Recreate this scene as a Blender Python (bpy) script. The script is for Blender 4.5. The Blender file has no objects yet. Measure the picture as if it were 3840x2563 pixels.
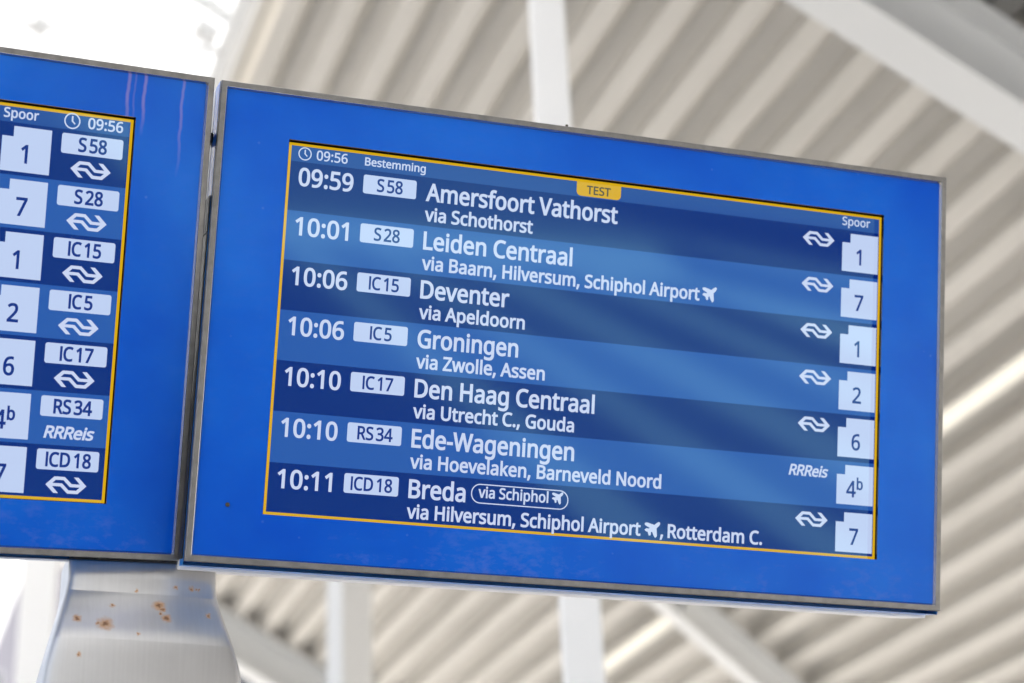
import bpy, bmesh, math, random
from mathutils import Vector, Matrix

S = bpy.context.scene
COL = S.collection
R_ = math.radians

# ------------------------------------------------------------------ camera
cam = bpy.data.cameras.new('camera')
cam.sensor_width = 36.0
cam.lens = 71.25
cam.clip_start = 0.05
cam.clip_end = 2000
cam.dof.use_dof = True
cam.dof.focus_distance = 3.14
cam.dof.aperture_fstop = 2.9
cam_o = bpy.data.objects.new('camera', cam)
COL.objects.link(cam_o)
cam_o.matrix_world = Matrix(((0.99910, 0.0429, 0.0, 0.0),
                             (0.01890, -0.4406, -0.8975, 0.0),
                             (-0.03850, 0.8967, -0.4410, 1.65),
                             (0, 0, 0, 1)))
_l, _q, _s = cam_o.matrix_world.decompose()
cam_o.location = _l
cam_o.rotation_mode = 'QUATERNION'
cam_o.rotation_quaternion = _q
S.camera = cam_o

# ------------------------------------------------------------------ sky, sun, exposure
SUN_EL, SUN_AZ = 55.0, 80.0            # azimuth from +Y, negative = towards -X (left)
W = bpy.data.worlds.new('World')
S.world = W
W.use_nodes = True
wt = W.node_tree
bgn = wt.nodes['Background']
sky = wt.nodes.new('ShaderNodeTexSky')
sky.sky_type = 'NISHITA'
sky.sun_disc = False
sky.sun_elevation = R_(SUN_EL)
sky.sun_rotation = R_(SUN_AZ)
sky.air_density = 1.0
sky.dust_density = 7.0
sky.ozone_density = 1.0
hsv = wt.nodes.new('ShaderNodeHueSaturation')      # thin bright overcast veil: a paler sky
hsv.inputs['Saturation'].default_value = 0.55
wt.links.new(sky.outputs[0], hsv.inputs['Color'])
wt.links.new(hsv.outputs[0], bgn.inputs[0])
bgn.inputs[1].default_value = 0.15
sun = bpy.data.lights.new('sun', 'SUN')
sun.energy = 4.5
sun.angle = R_(0.5)
sun.color = (1.0, 0.96, 0.91)
sun_o = bpy.data.objects.new('sun', sun)
COL.objects.link(sun_o)
_sd = Vector((math.sin(R_(SUN_AZ)) * math.cos(R_(SUN_EL)), math.cos(R_(SUN_AZ)) * math.cos(R_(SUN_EL)), math.sin(R_(SUN_EL))))
sun_o.rotation_mode = 'QUATERNION'
sun_o.rotation_quaternion = _sd.to_track_quat('Z', 'Y')
sun_o.location = (30, 5, 40)
EXPO = 1.8
S.view_settings.view_transform = 'Standard'
S.view_settings.look = 'None'
S.view_settings.gamma = 1.0
S.view_settings.exposure = EXPO
S.view_settings.use_curve_mapping = False
S.cycles.use_denoising = True
S.cycles.max_bounces = 8
S.cycles.diffuse_bounces = 5
S.cycles.sample_clamp_indirect = 6.0

# ------------------------------------------------------------------ helpers
def tag(o, label=None, cat=None, group=None, kind=None):
    if label: o['label'] = label
    if cat: o['category'] = cat
    if group: o['group'] = group
    if kind: o['kind'] = kind
    return o

def empty(name, mat, label=None, cat=None, group=None):
    o = bpy.data.objects.new(name, None)
    COL.objects.link(o)
    o.empty_display_size = 0.05
    o.matrix_world = mat
    return tag(o, label, cat, group)

def link(name, me, parent=None, mat=None):
    o = bpy.data.objects.new(name, me)
    COL.objects.link(o)
    if parent: o.parent = parent
    for m in (mat if isinstance(mat, (list, tuple)) else [mat]):
        if m: me.materials.append(m)
    return o

def bm_obj(name, bm, parent, mat, smooth=False):
    me = bpy.data.meshes.new(name)
    bmesh.ops.recalc_face_normals(bm, faces=bm.faces)
    bm.to_mesh(me)
    bm.free()
    if smooth:
        for p in me.polygons: p.use_smooth = True
    return link(name, me, parent, mat)

def add_box(bm, x0, x1, y0, y1, z0, z1):
    v = [bm.verts.new((x, y, z)) for z in (z0, z1) for y in (y0, y1) for x in (x0, x1)]
    for f in ((0, 2, 3, 1), (4, 5, 7, 6), (0, 1, 5, 4), (2, 6, 7, 3), (0, 4, 6, 2), (1, 3, 7, 5)):
        bm.faces.new([v[i] for i in f])
    return v

def box_obj(name, b, parent, mat, bevel=0.0):
    bm = bmesh.new()
    add_box(bm, *b)
    if bevel:
        bmesh.ops.bevel(bm, geom=bm.edges[:], offset=bevel, segments=2, affect='EDGES', profile=0.5)
    return bm_obj(name, bm, parent, mat)

def tube_obj(name, p, q, r, parent, mat, seg=12):
    p, q = Vector(p), Vector(q)
    bm = bmesh.new()
    d = (q - p)
    M = Matrix.Translation((p + q) / 2) @ d.to_track_quat('Z', 'Y').to_matrix().to_4x4()
    bmesh.ops.create_cone(bm, cap_ends=True, segments=seg, radius1=r, radius2=r, depth=d.length, matrix=M)
    return bm_obj(name, bm, parent, mat, smooth=False)

# ------------------------------------------------------------------ flat lettering (outlines drawn as polygons)
GLYPH = {
',':[180,[[28,-87,34,-60,40,-32,47,-3,53,27,57,53,61,78,124,78,129,71,122,46,114,20,104,-8,93,-35,82,-62,71,-87]]],
'-':[216,[[27,154,27,206,189,206,189,154]]],
'.':[180,[[89,-9,79,-8,69,-5,60,1,54,10,50,22,48,36,50,51,54,63,60,71,69,77,79,80,89,81,100,80,110,77,119,71,126,63,130,51,132,36,130,22,126,10,119,1,110,-5,100,-8]]],
'0':[384,[[191,-7,142,1,102,22,72,59,50,108,37,169,33,240,35,290,40,334,49,373,61,407,78,435,99,458,125,474,156,484,191,487,241,480,281,458,312,422,334,373,347,313,351,240,349,191,344,147,335,108,322,74,305,45,284,23,258,6,227,-3],[191,44,224,49,249,65,268,92,281,130,289,180,291,240,289,300,281,349,268,388,249,415,224,431,191,437,159,431,133,415,115,388,102,349,95,300,92,240,95,180,102,131,115,93,133,65,159,49]]],
'1':[384,[[181,0,181,335,181,353,181,369,181,381,182,393,183,405,183,418,176,411,170,405,164,400,142,381,91,339,60,379,189,480,238,480,238,0]]],
'2':[384,[[32,0,32,49,158,176,181,199,201,221,219,240,234,259,247,278,257,296,264,315,268,334,269,355,267,380,259,400,246,415,229,427,208,434,185,436,162,435,142,430,123,424,105,415,87,403,69,390,38,430,57,445,79,458,102,470,128,479,155,484,185,486,226,482,262,471,291,452,312,427,325,396,330,359,328,334,323,311,314,288,303,267,288,245,271,224,252,202,230,179,207,155,107,56,107,54,349,54,349,0]]],
'3':[384,[[162,-7,137,-6,114,-4,92,-1,71,4,50,11,30,19,30,75,51,65,73,58,95,51,118,47,141,44,163,43,202,46,233,54,256,68,271,87,281,110,284,138,280,165,268,186,249,202,222,213,189,220,150,222,103,222,103,273,150,273,187,275,217,284,240,298,257,316,267,338,271,363,268,385,260,403,247,417,230,428,208,434,183,437,159,435,136,431,117,425,99,417,80,407,62,396,33,437,51,449,72,461,96,471,123,480,152,485,183,486,229,483,266,471,294,453,315,428,327,400,331,367,328,337,319,312,304,290,284,274,260,261,232,253,232,250,267,243,296,231,318,214,333,192,343,166,346,136,344,110,337,85,326,62,311,42,291,25,266,11,237,1,202,-5]]],
'4':[384,[[244,0,244,109,14,109,14,159,240,482,301,482,301,162,371,162,371,109,301,109,301,0],[72,162,244,162,244,313,244,335,244,355,245,372,246,388,246,404,247,419,244,419,241,410,236,401,231,392,226,382,221,374,216,367]]],
'5':[384,[[167,-7,142,-6,119,-4,97,0,76,5,58,12,42,19,42,75,60,66,79,58,101,52,124,47,146,45,167,44,200,46,229,55,253,69,271,89,282,115,285,147,282,176,273,200,257,219,234,233,203,242,165,244,152,244,138,243,122,241,107,239,94,237,83,234,54,253,72,480,312,480,312,426,122,426,111,287,119,288,130,290,142,291,155,293,169,294,185,294,231,290,270,278,302,257,326,229,341,195,346,153,341,107,325,68,299,36,263,12,219,-2]]],
'6':[384,[[200,-7,171,-4,143,3,118,16,95,34,75,57,59,86,47,120,39,160,37,205,38,239,41,273,46,307,54,339,65,369,79,397,97,423,119,444,146,462,177,475,214,484,257,486,266,486,277,486,288,485,298,484,308,482,316,480,316,430,307,432,298,434,288,436,278,437,268,438,258,438,229,436,203,431,181,422,162,411,145,397,132,380,121,361,113,341,106,318,101,295,98,270,96,244,100,244,112,259,126,272,143,284,163,293,187,298,214,300,253,296,286,283,314,262,336,233,348,197,353,154,348,108,334,69,311,36,281,12,244,-2],[199,43,226,46,249,55,268,70,283,92,291,120,294,154,292,183,284,207,271,227,253,242,230,251,201,254,181,252,163,248,146,241,132,231,120,220,110,208,103,194,98,180,97,166,98,147,102,128,108,108,117,91,128,75,142,61,159,51,178,45]]],
'7':[384,[[91,0,288,426,30,426,30,480,351,480,351,434,156,0]]],
'8':[384,[[193,-7,146,-3,106,8,75,27,51,53,38,85,33,122,34,143,39,162,47,179,57,195,69,209,83,221,99,232,115,242,132,251,110,265,90,281,73,299,59,320,51,344,48,372,50,395,57,416,67,434,81,450,98,463,118,473,141,480,165,485,191,486,231,483,265,473,295,457,317,434,331,406,335,371,334,353,330,336,323,321,313,307,302,295,289,283,275,273,260,263,244,254,263,244,281,233,298,222,313,209,325,196,336,181,344,164,349,145,351,124,346,87,332,55,308,29,276,9,238,-3],[194,277,216,287,236,299,253,312,266,328,274,347,277,369,274,390,266,407,253,421,236,431,215,437,191,439,168,437,147,431,130,421,117,407,109,390,106,369,107,354,111,340,118,328,127,317,137,308,150,299,164,291,178,284],[192,40,222,43,247,51,267,63,281,80,290,100,293,124,290,146,281,165,265,182,245,196,221,210,192,222,181,226,154,213,132,199,114,183,101,165,93,145,91,122,93,100,102,80,116,63,135,51,161,43]]],
'9':[384,[[129,-7,120,-7,109,-6,98,-5,87,-4,77,-2,69,0,69,50,87,46,106,43,128,42,157,43,183,49,205,57,224,69,240,83,254,99,265,118,274,138,280,161,285,185,288,209,289,235,285,235,274,221,260,207,243,196,222,187,199,181,171,179,133,184,99,196,72,217,50,246,38,282,34,324,36,356,42,385,53,411,67,433,85,452,106,467,130,478,157,484,187,486,216,484,244,476,269,463,292,445,312,422,328,393,340,359,347,320,349,275,348,240,345,206,340,173,332,141,322,110,307,82,289,57,267,35,240,17,208,4,171,-4],[184,226,205,227,223,231,240,239,254,248,266,259,276,272,284,286,288,299,289,314,288,333,284,352,278,371,269,388,258,404,244,418,227,428,208,434,187,437,161,433,138,424,119,409,104,387,95,359,92,325,95,296,102,272,115,252,132,237,155,229]]],
':':[180,[[89,278,79,279,69,283,60,289,54,297,50,309,48,324,50,339,54,351,60,359,69,365,79,368,89,369,100,368,110,365,119,359,126,351,130,339,132,324,130,309,126,297,119,289,110,283,100,279],[89,-9,79,-8,69,-5,60,1,54,10,50,22,48,36,50,51,54,63,60,71,69,77,79,80,89,81,100,80,110,77,119,71,126,63,130,51,132,36,130,22,126,10,119,1,110,-5,100,-8]]],
'A':[429,[[0,0,187,482,242,482,428,0,366,0,308,148,118,148,61,0],[138,202,290,202,236,347,235,352,233,358,230,367,227,376,224,386,221,396,218,405,216,413,214,419,210,405,207,392,203,378,199,366,196,356,193,347]]],
'B':[437,[[65,0,65,480,202,480,257,477,303,468,338,453,364,431,379,400,384,361,382,334,374,311,361,290,343,274,320,262,293,255,293,251,312,247,331,241,348,234,363,224,376,212,386,197,394,180,399,160,400,136,395,96,380,63,356,36,322,16,282,4,234,0],[126,275,214,275,251,278,279,284,299,295,312,310,319,330,322,354,319,378,309,397,294,411,272,420,242,426,205,428,126,428],[126,51,222,51,261,54,290,62,311,76,325,94,333,116,336,141,333,165,324,185,310,202,288,215,257,222,218,225,126,225]]],
'C':[424,[[261,-7,215,-3,174,7,139,24,109,46,85,75,65,109,52,149,44,192,41,240,44,287,53,330,67,368,88,403,114,431,146,455,183,472,225,483,271,486,320,483,364,474,404,458,379,407,364,413,348,420,330,425,311,430,292,432,271,433,223,427,182,410,149,381,124,343,110,296,105,240,109,184,123,137,146,98,178,69,219,52,270,46,291,47,311,49,330,52,348,56,367,60,385,65,385,13,367,7,348,2,329,-2,309,-5,286,-6]]],
'D':[490,[[65,0,65,480,213,480,259,477,301,468,338,453,371,432,398,406,420,374,436,336,446,293,449,244,442,170,420,109,383,61,333,27,272,7,199,0],[126,52,191,52,299,73,364,136,385,242,380,301,364,348,338,383,302,408,258,423,204,428,126,428]]],
'E':[373,[[65,0,65,480,333,480,333,426,126,426,126,277,321,277,321,224,126,224,126,53,333,53,333,0]]],
'G':[489,[[271,-7,224,-3,182,7,145,23,114,46,88,74,67,108,53,148,44,191,41,240,44,288,54,331,71,370,93,404,121,433,155,456,195,473,240,483,289,486,316,485,341,483,366,479,389,473,411,466,433,458,410,406,392,413,373,419,352,425,331,430,309,432,286,433,233,427,188,410,152,381,125,343,109,296,104,240,106,203,112,169,123,139,137,112,157,89,181,70,210,57,245,48,285,46,305,46,323,47,338,49,353,51,366,54,379,57,379,199,273,199,273,253,439,253,439,18,413,10,387,4,361,-1,333,-4,303,-6]]],
'H':[498,[[65,0,65,480,126,480,126,277,371,277,371,480,432,480,432,0,371,0,371,224,126,224,126,0]]],
'I':[228,[[27,0,27,35,83,48,83,431,27,445,27,480,200,480,200,445,144,431,144,48,200,35,200,0]]],
'L':[352,[[65,0,65,480,126,480,126,54,335,54,335,0]]],
'N':[510,[[65,0,65,480,135,480,391,83,394,83,392,115,390,162,389,178,389,194,389,209,389,480,445,480,445,0,375,0,118,398,116,398,117,381,118,362,119,340,120,316,121,292,121,268,121,0]]],
'R':[418,[[65,0,65,480,197,480,252,476,296,464,329,446,353,419,367,385,372,343,370,319,366,298,358,279,348,264,336,250,322,239,307,229,292,221,276,215,408,0,337,0,221,198,126,198,126,0],[126,249,197,249,233,252,261,259,283,272,298,290,307,313,310,340,306,369,297,391,281,407,259,418,230,425,194,427,126,427]]],
'S':[369,[[166,-7,140,-6,115,-4,91,-1,70,4,51,9,34,16,34,74,52,67,72,60,94,54,119,50,143,47,169,46,201,48,228,55,249,66,265,82,274,101,277,123,276,138,272,151,267,163,258,173,247,183,232,192,214,202,191,211,164,222,126,238,96,256,72,276,54,300,44,329,40,364,42,388,49,410,60,429,74,446,92,460,114,471,138,480,165,485,193,486,219,485,243,483,266,479,287,473,307,467,326,459,307,408,290,414,272,420,253,426,233,430,213,432,192,433,165,431,142,425,124,414,112,400,104,383,101,363,103,348,106,335,111,323,120,313,131,303,144,294,161,285,182,276,206,267,233,256,257,245,278,233,296,221,310,207,322,191,330,173,335,152,337,128,332,89,317,56,291,29,256,9,215,-3]]],
'T':[373,[[156,0,156,426,7,426,7,480,366,480,366,426,217,426,217,0]]],
'U':[491,[[243,-7,188,-1,143,15,107,42,81,78,66,121,60,171,60,480,121,480,121,169,124,133,135,102,152,78,176,60,208,49,246,46,286,50,317,61,341,80,357,106,367,135,370,169,370,480,430,480,430,169,428,137,421,107,410,80,394,55,373,34,348,16,318,4,283,-4]]],
'V':[403,[[171,0,0,480,63,480,171,172,178,153,184,134,189,117,194,100,198,83,201,67,205,83,209,100,214,117,219,135,225,154,232,173,339,480,403,480,232,0]]],
'W':[625,[[135,0,8,480,71,480,146,187,151,166,155,146,160,127,163,108,166,90,169,73,171,91,175,110,179,130,183,150,188,170,194,190,279,480,341,480,429,188,435,167,440,147,445,127,449,107,453,89,455,73,458,90,461,108,465,127,469,146,474,167,479,187,553,480,616,480,488,0,427,0,334,314,323,353,320,366,317,377,314,388,310,409,309,401,306,389,303,372,298,352,293,333,287,312,196,0]]],
'Z':[384,[[26,0,26,46,278,426,34,426,34,480,351,480,351,434,99,54,358,54,358,0]]],
'a':[377,[[144,-7,114,-4,86,5,63,19,45,40,34,67,31,100,36,133,50,161,73,183,106,200,150,210,203,215,265,217,265,238,262,265,256,286,245,301,230,311,212,316,190,318,172,317,154,315,136,310,120,304,104,298,89,291,71,335,87,343,106,350,126,357,148,362,170,365,193,366,233,363,266,353,291,337,308,314,319,283,322,245,322,0,279,0,268,51,265,51,249,33,233,19,216,7,196,0,173,-5],[158,41,187,44,212,52,234,66,251,86,261,112,264,144,264,176,211,174,171,170,140,163,118,152,103,138,95,121,92,99,94,81,100,66,110,55,124,47,140,43]]],
'b':[413,[[228,-7,201,-5,178,0,158,9,142,20,128,32,116,46,111,46,99,0,57,0,57,510,116,510,116,386,116,371,116,357,115,344,114,331,114,321,113,312,116,312,128,327,142,339,158,351,178,359,201,364,228,366,269,361,305,345,335,319,358,283,372,237,376,180,372,123,358,77,335,40,305,14,269,-1],[219,42,248,46,273,58,291,78,304,105,312,139,315,181,304,256,272,302,218,317,183,313,157,302,138,284,126,258,119,224,116,182,116,179,119,138,126,105,138,78,157,58,184,46]]],
'c':[322,[[201,-7,171,-5,143,2,117,13,93,28,74,48,58,73,46,103,39,138,37,178,39,220,47,256,59,286,76,311,96,332,119,347,146,358,174,365,206,367,224,366,241,364,259,361,275,357,288,352,300,347,282,298,271,302,258,306,244,310,230,313,217,314,204,315,145,300,110,254,98,179,101,139,110,105,124,79,144,60,170,48,201,44,220,45,237,47,253,50,267,55,281,60,294,65,294,13,282,7,268,2,254,-2,239,-4,221,-6]]],
'd':[413,[[185,-7,143,-2,107,14,77,40,55,76,41,123,37,179,41,236,55,283,78,319,108,346,144,361,185,367,211,365,234,360,254,351,270,340,285,328,297,314,301,314,299,339,298,350,297,359,297,367,297,510,356,510,356,0,308,0,300,48,297,48,285,34,271,21,254,9,234,0,211,-5],[194,42,228,46,255,56,274,74,287,98,295,129,298,168,298,179,295,220,288,254,275,282,256,302,229,314,193,318,164,313,140,301,122,280,109,252,101,218,98,178,101,138,109,105,122,78,141,58,165,46]]],
'e':[379,[[210,-7,177,-4,147,3,120,14,96,30,75,51,59,76,47,106,39,140,37,177,39,215,46,249,57,279,72,305,90,326,112,344,138,357,166,364,196,367,226,364,252,358,276,347,296,331,313,312,327,290,337,264,343,235,345,204,345,169,98,169,102,131,113,100,129,76,152,58,180,47,213,44,235,44,255,46,274,50,292,55,310,61,328,69,328,17,310,9,292,4,274,-1,255,-4,234,-6],[99,216,283,216,280,244,273,269,262,290,245,306,223,315,195,318,169,315,147,306,129,291,114,271,105,245]]],
'f':[231,[[73,0,73,314,10,314,10,342,73,362,73,383,77,425,87,458,104,483,127,500,156,510,190,514,204,513,217,512,229,510,241,507,251,505,260,502,244,455,237,458,229,460,220,462,210,464,201,465,191,465,173,463,158,457,147,446,139,430,134,409,132,383,132,360,223,360,223,314,132,314,132,0]]],
'g':[413,[[195,-161,145,-159,102,-151,65,-138,65,-84,103,-100,148,-109,198,-112,227,-109,251,-100,271,-85,286,-65,295,-40,298,-11,298,3,298,10,298,17,298,27,299,36,299,43,300,48,297,48,268,17,231,-1,185,-7,142,-1,106,15,76,42,54,79,41,125,37,179,41,233,54,278,76,316,106,344,142,361,185,367,208,365,229,361,249,353,267,343,283,329,298,312,301,312,309,360,356,360,356,-6,352,-53,338,-92,317,-122,286,-144,245,-157],[194,42,227,45,253,55,273,71,287,94,295,126,298,165,298,179,295,224,287,259,273,285,252,303,226,313,193,317,165,313,142,301,123,281,109,254,101,220,98,179,101,138,109,104,123,77,141,57,165,46]]],
'h':[415,[[57,0,57,510,116,510,116,361,116,343,115,326,113,310,117,310,130,327,146,341,164,352,185,360,206,364,229,366,269,363,302,352,328,335,346,310,357,276,361,234,361,0,302,0,302,230,293,278,266,307,222,317,186,313,158,302,139,283,126,257,119,225,116,186,116,0]]],
'i':[173,[[87,420,78,421,70,424,62,429,57,436,54,446,52,457,54,469,57,479,62,486,70,491,78,494,87,495,96,494,104,491,111,486,117,479,120,469,122,457,120,446,117,436,111,429,104,424,96,421],[57,0,57,360,116,360,116,0]]],
'k':[359,[[57,0,57,510,116,510,116,244,115,236,115,226,115,216,114,204,114,194,113,185,116,185,128,201,144,221,149,228,154,234,158,238,273,360,343,360,197,206,353,0,281,0,156,168,116,132,116,0]]],
'l':[173,[[57,0,57,510,116,510,116,0]]],
'm':[628,[[57,0,57,360,105,360,113,311,117,311,129,328,144,342,162,353,182,361,202,365,223,367,273,360,310,340,333,306,336,306,350,325,366,340,386,352,407,360,429,365,452,367,489,363,520,353,543,335,560,310,570,277,574,234,574,0,515,0,515,232,507,279,483,308,442,317,410,314,385,304,367,287,355,264,347,234,345,199,345,0,286,0,286,232,278,279,253,308,212,317,180,313,155,302,137,283,125,258,118,226,116,187,116,0]]],
'n':[415,[[57,0,57,360,105,360,113,311,117,311,130,328,146,342,165,353,186,361,208,365,230,367,270,363,302,353,328,335,346,310,357,277,361,234,361,0,302,0,302,230,293,278,266,307,222,317,186,313,158,302,139,283,126,258,119,226,116,187,116,0]]],
'o':[406,[[202,-7,172,-4,143,3,117,15,94,32,75,53,58,79,46,109,39,143,37,181,42,236,57,282,82,318,116,345,156,361,204,367,236,364,264,357,290,345,314,328,333,307,349,282,361,252,368,218,370,181,365,126,350,79,325,42,291,15,250,-1],[203,42,237,46,263,59,283,80,298,107,306,141,309,181,306,220,298,253,283,281,263,301,236,313,203,317,169,313,143,301,123,281,109,253,101,220,98,181,101,141,109,107,123,80,143,59,170,46]]],
'p':[413,[[57,-161,57,360,105,360,113,311,116,311,128,326,142,339,158,351,178,360,201,365,228,367,270,362,305,346,335,320,358,284,372,238,376,181,372,124,358,78,335,41,305,14,269,-1,228,-7,202,-5,179,0,159,9,142,20,128,32,116,46,112,46,113,37,114,28,115,17,116,6,116,-4,116,-13,116,-161],[219,42,240,44,258,50,273,60,286,74,296,90,305,110,310,132,314,155,315,181,312,220,304,253,291,280,272,301,248,313,218,317,185,314,159,303,140,286,127,262,119,231,116,192,116,181,119,140,126,106,138,78,157,58,184,46]]],
'r':[277,[[57,0,57,360,105,360,112,294,115,294,128,313,143,330,160,345,179,357,201,364,225,367,232,367,239,366,247,366,254,365,261,364,267,363,260,308,254,310,248,311,241,312,234,312,227,313,221,313,203,311,186,306,169,298,154,286,141,272,131,256,123,236,118,215,116,192,116,0]]],
's':[322,[[148,-7,124,-6,102,-4,83,-1,66,4,50,9,35,16,35,70,50,63,68,56,87,50,107,45,128,42,149,41,176,43,198,47,214,55,225,66,232,79,234,94,234,103,231,111,227,118,221,125,212,133,200,140,186,147,168,155,146,164,124,173,104,182,86,191,71,200,58,211,48,223,40,237,36,253,34,271,38,299,51,323,72,342,99,356,132,364,169,367,191,366,211,364,231,360,249,355,267,350,284,343,264,296,248,301,233,307,216,312,200,315,183,318,165,318,143,317,124,313,110,307,99,298,93,287,91,275,92,265,95,257,99,249,107,243,116,236,129,229,144,222,162,215,183,206,205,198,225,189,242,180,257,170,269,159,279,147,286,133,290,118,291,99,287,67,274,41,253,20,224,5,189,-4]]],
't':[242,[[167,-7,149,-6,132,-2,115,3,100,11,87,22,77,37,68,55,63,78,62,105,62,314,11,314,11,343,62,366,86,443,121,443,121,360,225,360,225,314,121,314,121,106,123,86,128,70,137,57,148,49,162,43,177,42,186,42,196,43,205,44,214,46,221,47,228,49,228,4,221,1,212,-1,201,-4,189,-5,178,-6]]],
'u':[415,[[184,-7,144,-3,111,7,86,25,68,49,57,83,53,124,53,360,113,360,113,128,122,81,148,52,193,42,229,46,256,57,276,76,289,102,296,134,299,173,299,360,358,360,358,0,310,0,301,48,298,48,285,31,269,17,250,6,229,-1,207,-5]]],
'v':[341,[[136,0,0,360,63,360,140,148,143,138,147,127,151,115,155,103,159,91,162,80,165,70,167,61,169,52,171,52,173,61,176,70,179,81,182,92,186,104,190,116,201,148,278,360,341,360,204,0]]],
'w':[528,[[106,1,7,361,69,361,118,169,123,149,128,130,132,110,136,92,139,75,142,61,144,61,151,89,153,101,156,112,159,125,162,136,165,148,169,158,232,361,297,361,359,158,364,142,368,126,373,108,377,91,381,76,383,62,385,62,387,74,390,90,395,108,399,128,404,148,410,169,460,361,520,361,420,1,351,1,289,203,284,222,279,240,274,258,265,299,262,299,260,288,257,274,253,258,249,240,244,221,238,203,173,1]]],
'y':[343,[[56,-161,46,-161,37,-160,28,-160,21,-158,14,-157,7,-156,7,-109,13,-110,19,-111,25,-111,32,-112,40,-113,47,-113,66,-111,83,-105,97,-95,108,-82,118,-67,127,-49,146,-1,1,360,64,360,142,155,148,137,154,120,160,104,165,88,169,72,172,57,175,57,178,69,182,84,187,101,193,119,199,137,206,156,279,360,343,360,187,-50,174,-81,157,-108,139,-131,116,-148,89,-158]]],
'z':[316,[[26,0,26,39,220,314,38,314,38,360,285,360,285,316,94,46,289,46,289,0]]],
' ':[175,[]]}
GLYPH['I'] = [150, [[46, 0, 46, 480, 104, 480, 104, 0]]]

def text_polys(txt, em, sx, track=0.0):
    """outlines of a line of text, baseline at 0,0; returns polygons and the width"""
    out, x = [], 0.0
    for ch in txt:
        a, ps = GLYPH[ch]
        for p in ps:
            out.append([((x + p[i]) * em * sx / 1000.0, p[i + 1] * em / 1000.0) for i in range(0, len(p), 2)])
        x += a + track
    return out, x * em * sx / 1000.0

def text_fit(txt, x0, x1, y, cap, track=0.0):
    em = cap / 0.480
    ps, _ = text_polys(txt, em, 1.0, track)
    xs = [u for p in ps for u, v in p]
    k = (x1 - x0) / (max(xs) - min(xs))
    return [[(x0 + (u - min(xs)) * k, y + v) for u, v in p] for p in ps]

def area2(p):
    return sum(p[i - 1][0] * p[i][1] - p[i][0] * p[i - 1][1] for i in range(len(p)))

def fatten(p, d):
    """move an outline outwards by d along its corner normals (outer outlines clockwise or not: away from the ink's inside)"""
    n = len(p)
    out = []
    for i in range(n):
        a, b, c = Vector(p[i - 1]), Vector(p[i]), Vector(p[(i + 1) % n])
        e1, e2 = (b - a), (c - b)
        if e1.length < 1e-9 or e2.length < 1e-9:
            out.append(p[i]); continue
        n1 = Vector((e1.y, -e1.x)).normalized(); n2 = Vector((e2.y, -e2.x)).normalized()
        m = n1 + n2
        if m.length < 0.2: m = n1
        m.normalize()
        k = d / max(0.6, m.dot(n1))
        out.append((b.x + m.x * k, b.y + m.y * k))
    return out

def inside(pt, poly):
    x, y = pt; r = False
    for i in range(len(poly)):
        (x1, y1), (x2, y2) = poly[i - 1], poly[i]
        if (y1 > y) != (y2 > y) and x < (x2 - x1) * (y - y1) / (y2 - y1) + x1: r = not r
    return r

def wind(pt, rings):
    """winding number: ink is where the outlines turn once round, also where a fattened outline overlaps itself"""
    x, y = pt; w = 0
    for poly in rings:
        for i in range(len(poly)):
            (x1, y1), (x2, y2) = poly[i - 1], poly[i]
            if (y1 > y) != (y2 > y) and x < (x2 - x1) * (y - y1) / (y2 - y1) + x1:
                w += 1 if y2 > y1 else -1
    return w

def poly_mesh(name, polys, z, bold=0.0):
    """fill outlines (holes kept) into one flat mesh lying at height z"""
    from mathutils.geometry import delaunay_2d_cdt
    polys = [list(p) for p in polys]
    depth = [sum(1 for j, q in enumerate(polys) if j != i and inside(p[0], q)) for i, p in enumerate(polys)]
    norm = []
    for p, d in zip(polys, depth):
        ccw = area2(p) > 0
        if ccw == (d % 2 == 1): p = p[::-1]          # outer outlines run counter-clockwise, holes clockwise
        norm.append(fatten(p, bold) if bold else p)
    verts, faces = [], []
    for i, p in enumerate(norm):
        if depth[i] % 2: continue
        rings = [p] + [norm[j] for j in range(len(norm)) if depth[j] == depth[i] + 1 and inside(polys[j][0], polys[i])]
        pts, edges = [], []
        for r in rings:
            r = [q for k, q in enumerate(r) if (Vector(q) - Vector(r[k - 1])).length > 1e-6]
            n0 = len(pts)
            pts += [Vector(q) for q in r]
            edges += [(n0 + k, n0 + (k + 1) % len(r)) for k in range(len(r))]
        vo, eo, fo, *_ = delaunay_2d_cdt(pts, edges, [], 0, 1e-7)
        base = len(verts)
        verts += [(v.x, v.y) for v in vo]
        for t in fo:
            g = sum((vo[k] for k in t), Vector((0, 0))) / len(t)
            if wind((g.x, g.y), rings) <= 0: continue
            s_ = area2([vo[k] for k in t])
            if abs(s_) < 1e-13: continue
            faces.append(tuple(base + k for k in (t if s_ > 0 else t[::-1])))
    me = bpy.data.meshes.new(name)
    me.from_pydata([(u, v, z) for u, v in verts], [], faces)
    me.update()
    return me

def rrect(x0, x1, y0, y1, r, n=5, corners=(1, 1, 1, 1)):
    pts = []
    for k, (cx, cy, a0) in enumerate(((x0 + r, y0 + r, 180), (x1 - r, y0 + r, 270), (x1 - r, y1 - r, 0), (x0 + r, y1 - r, 90))):
        if not corners[k]:
            pts.append(((x0, y0), (x1, y0), (x1, y1), (x0, y1))[k]); continue
        for i in range(n + 1):
            a = R_(a0 + 90 * i / n)
            pts.append((cx + r * math.cos(a), cy + r * math.sin(a)))
    return pts

def circle(cx, cy, r, n=36, rev=False):
    p = [(cx + r * math.cos(2 * math.pi * i / n), cy + r * math.sin(2 * math.pi * i / n)) for i in range(n)]
    return p[::-1] if rev else p

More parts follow.
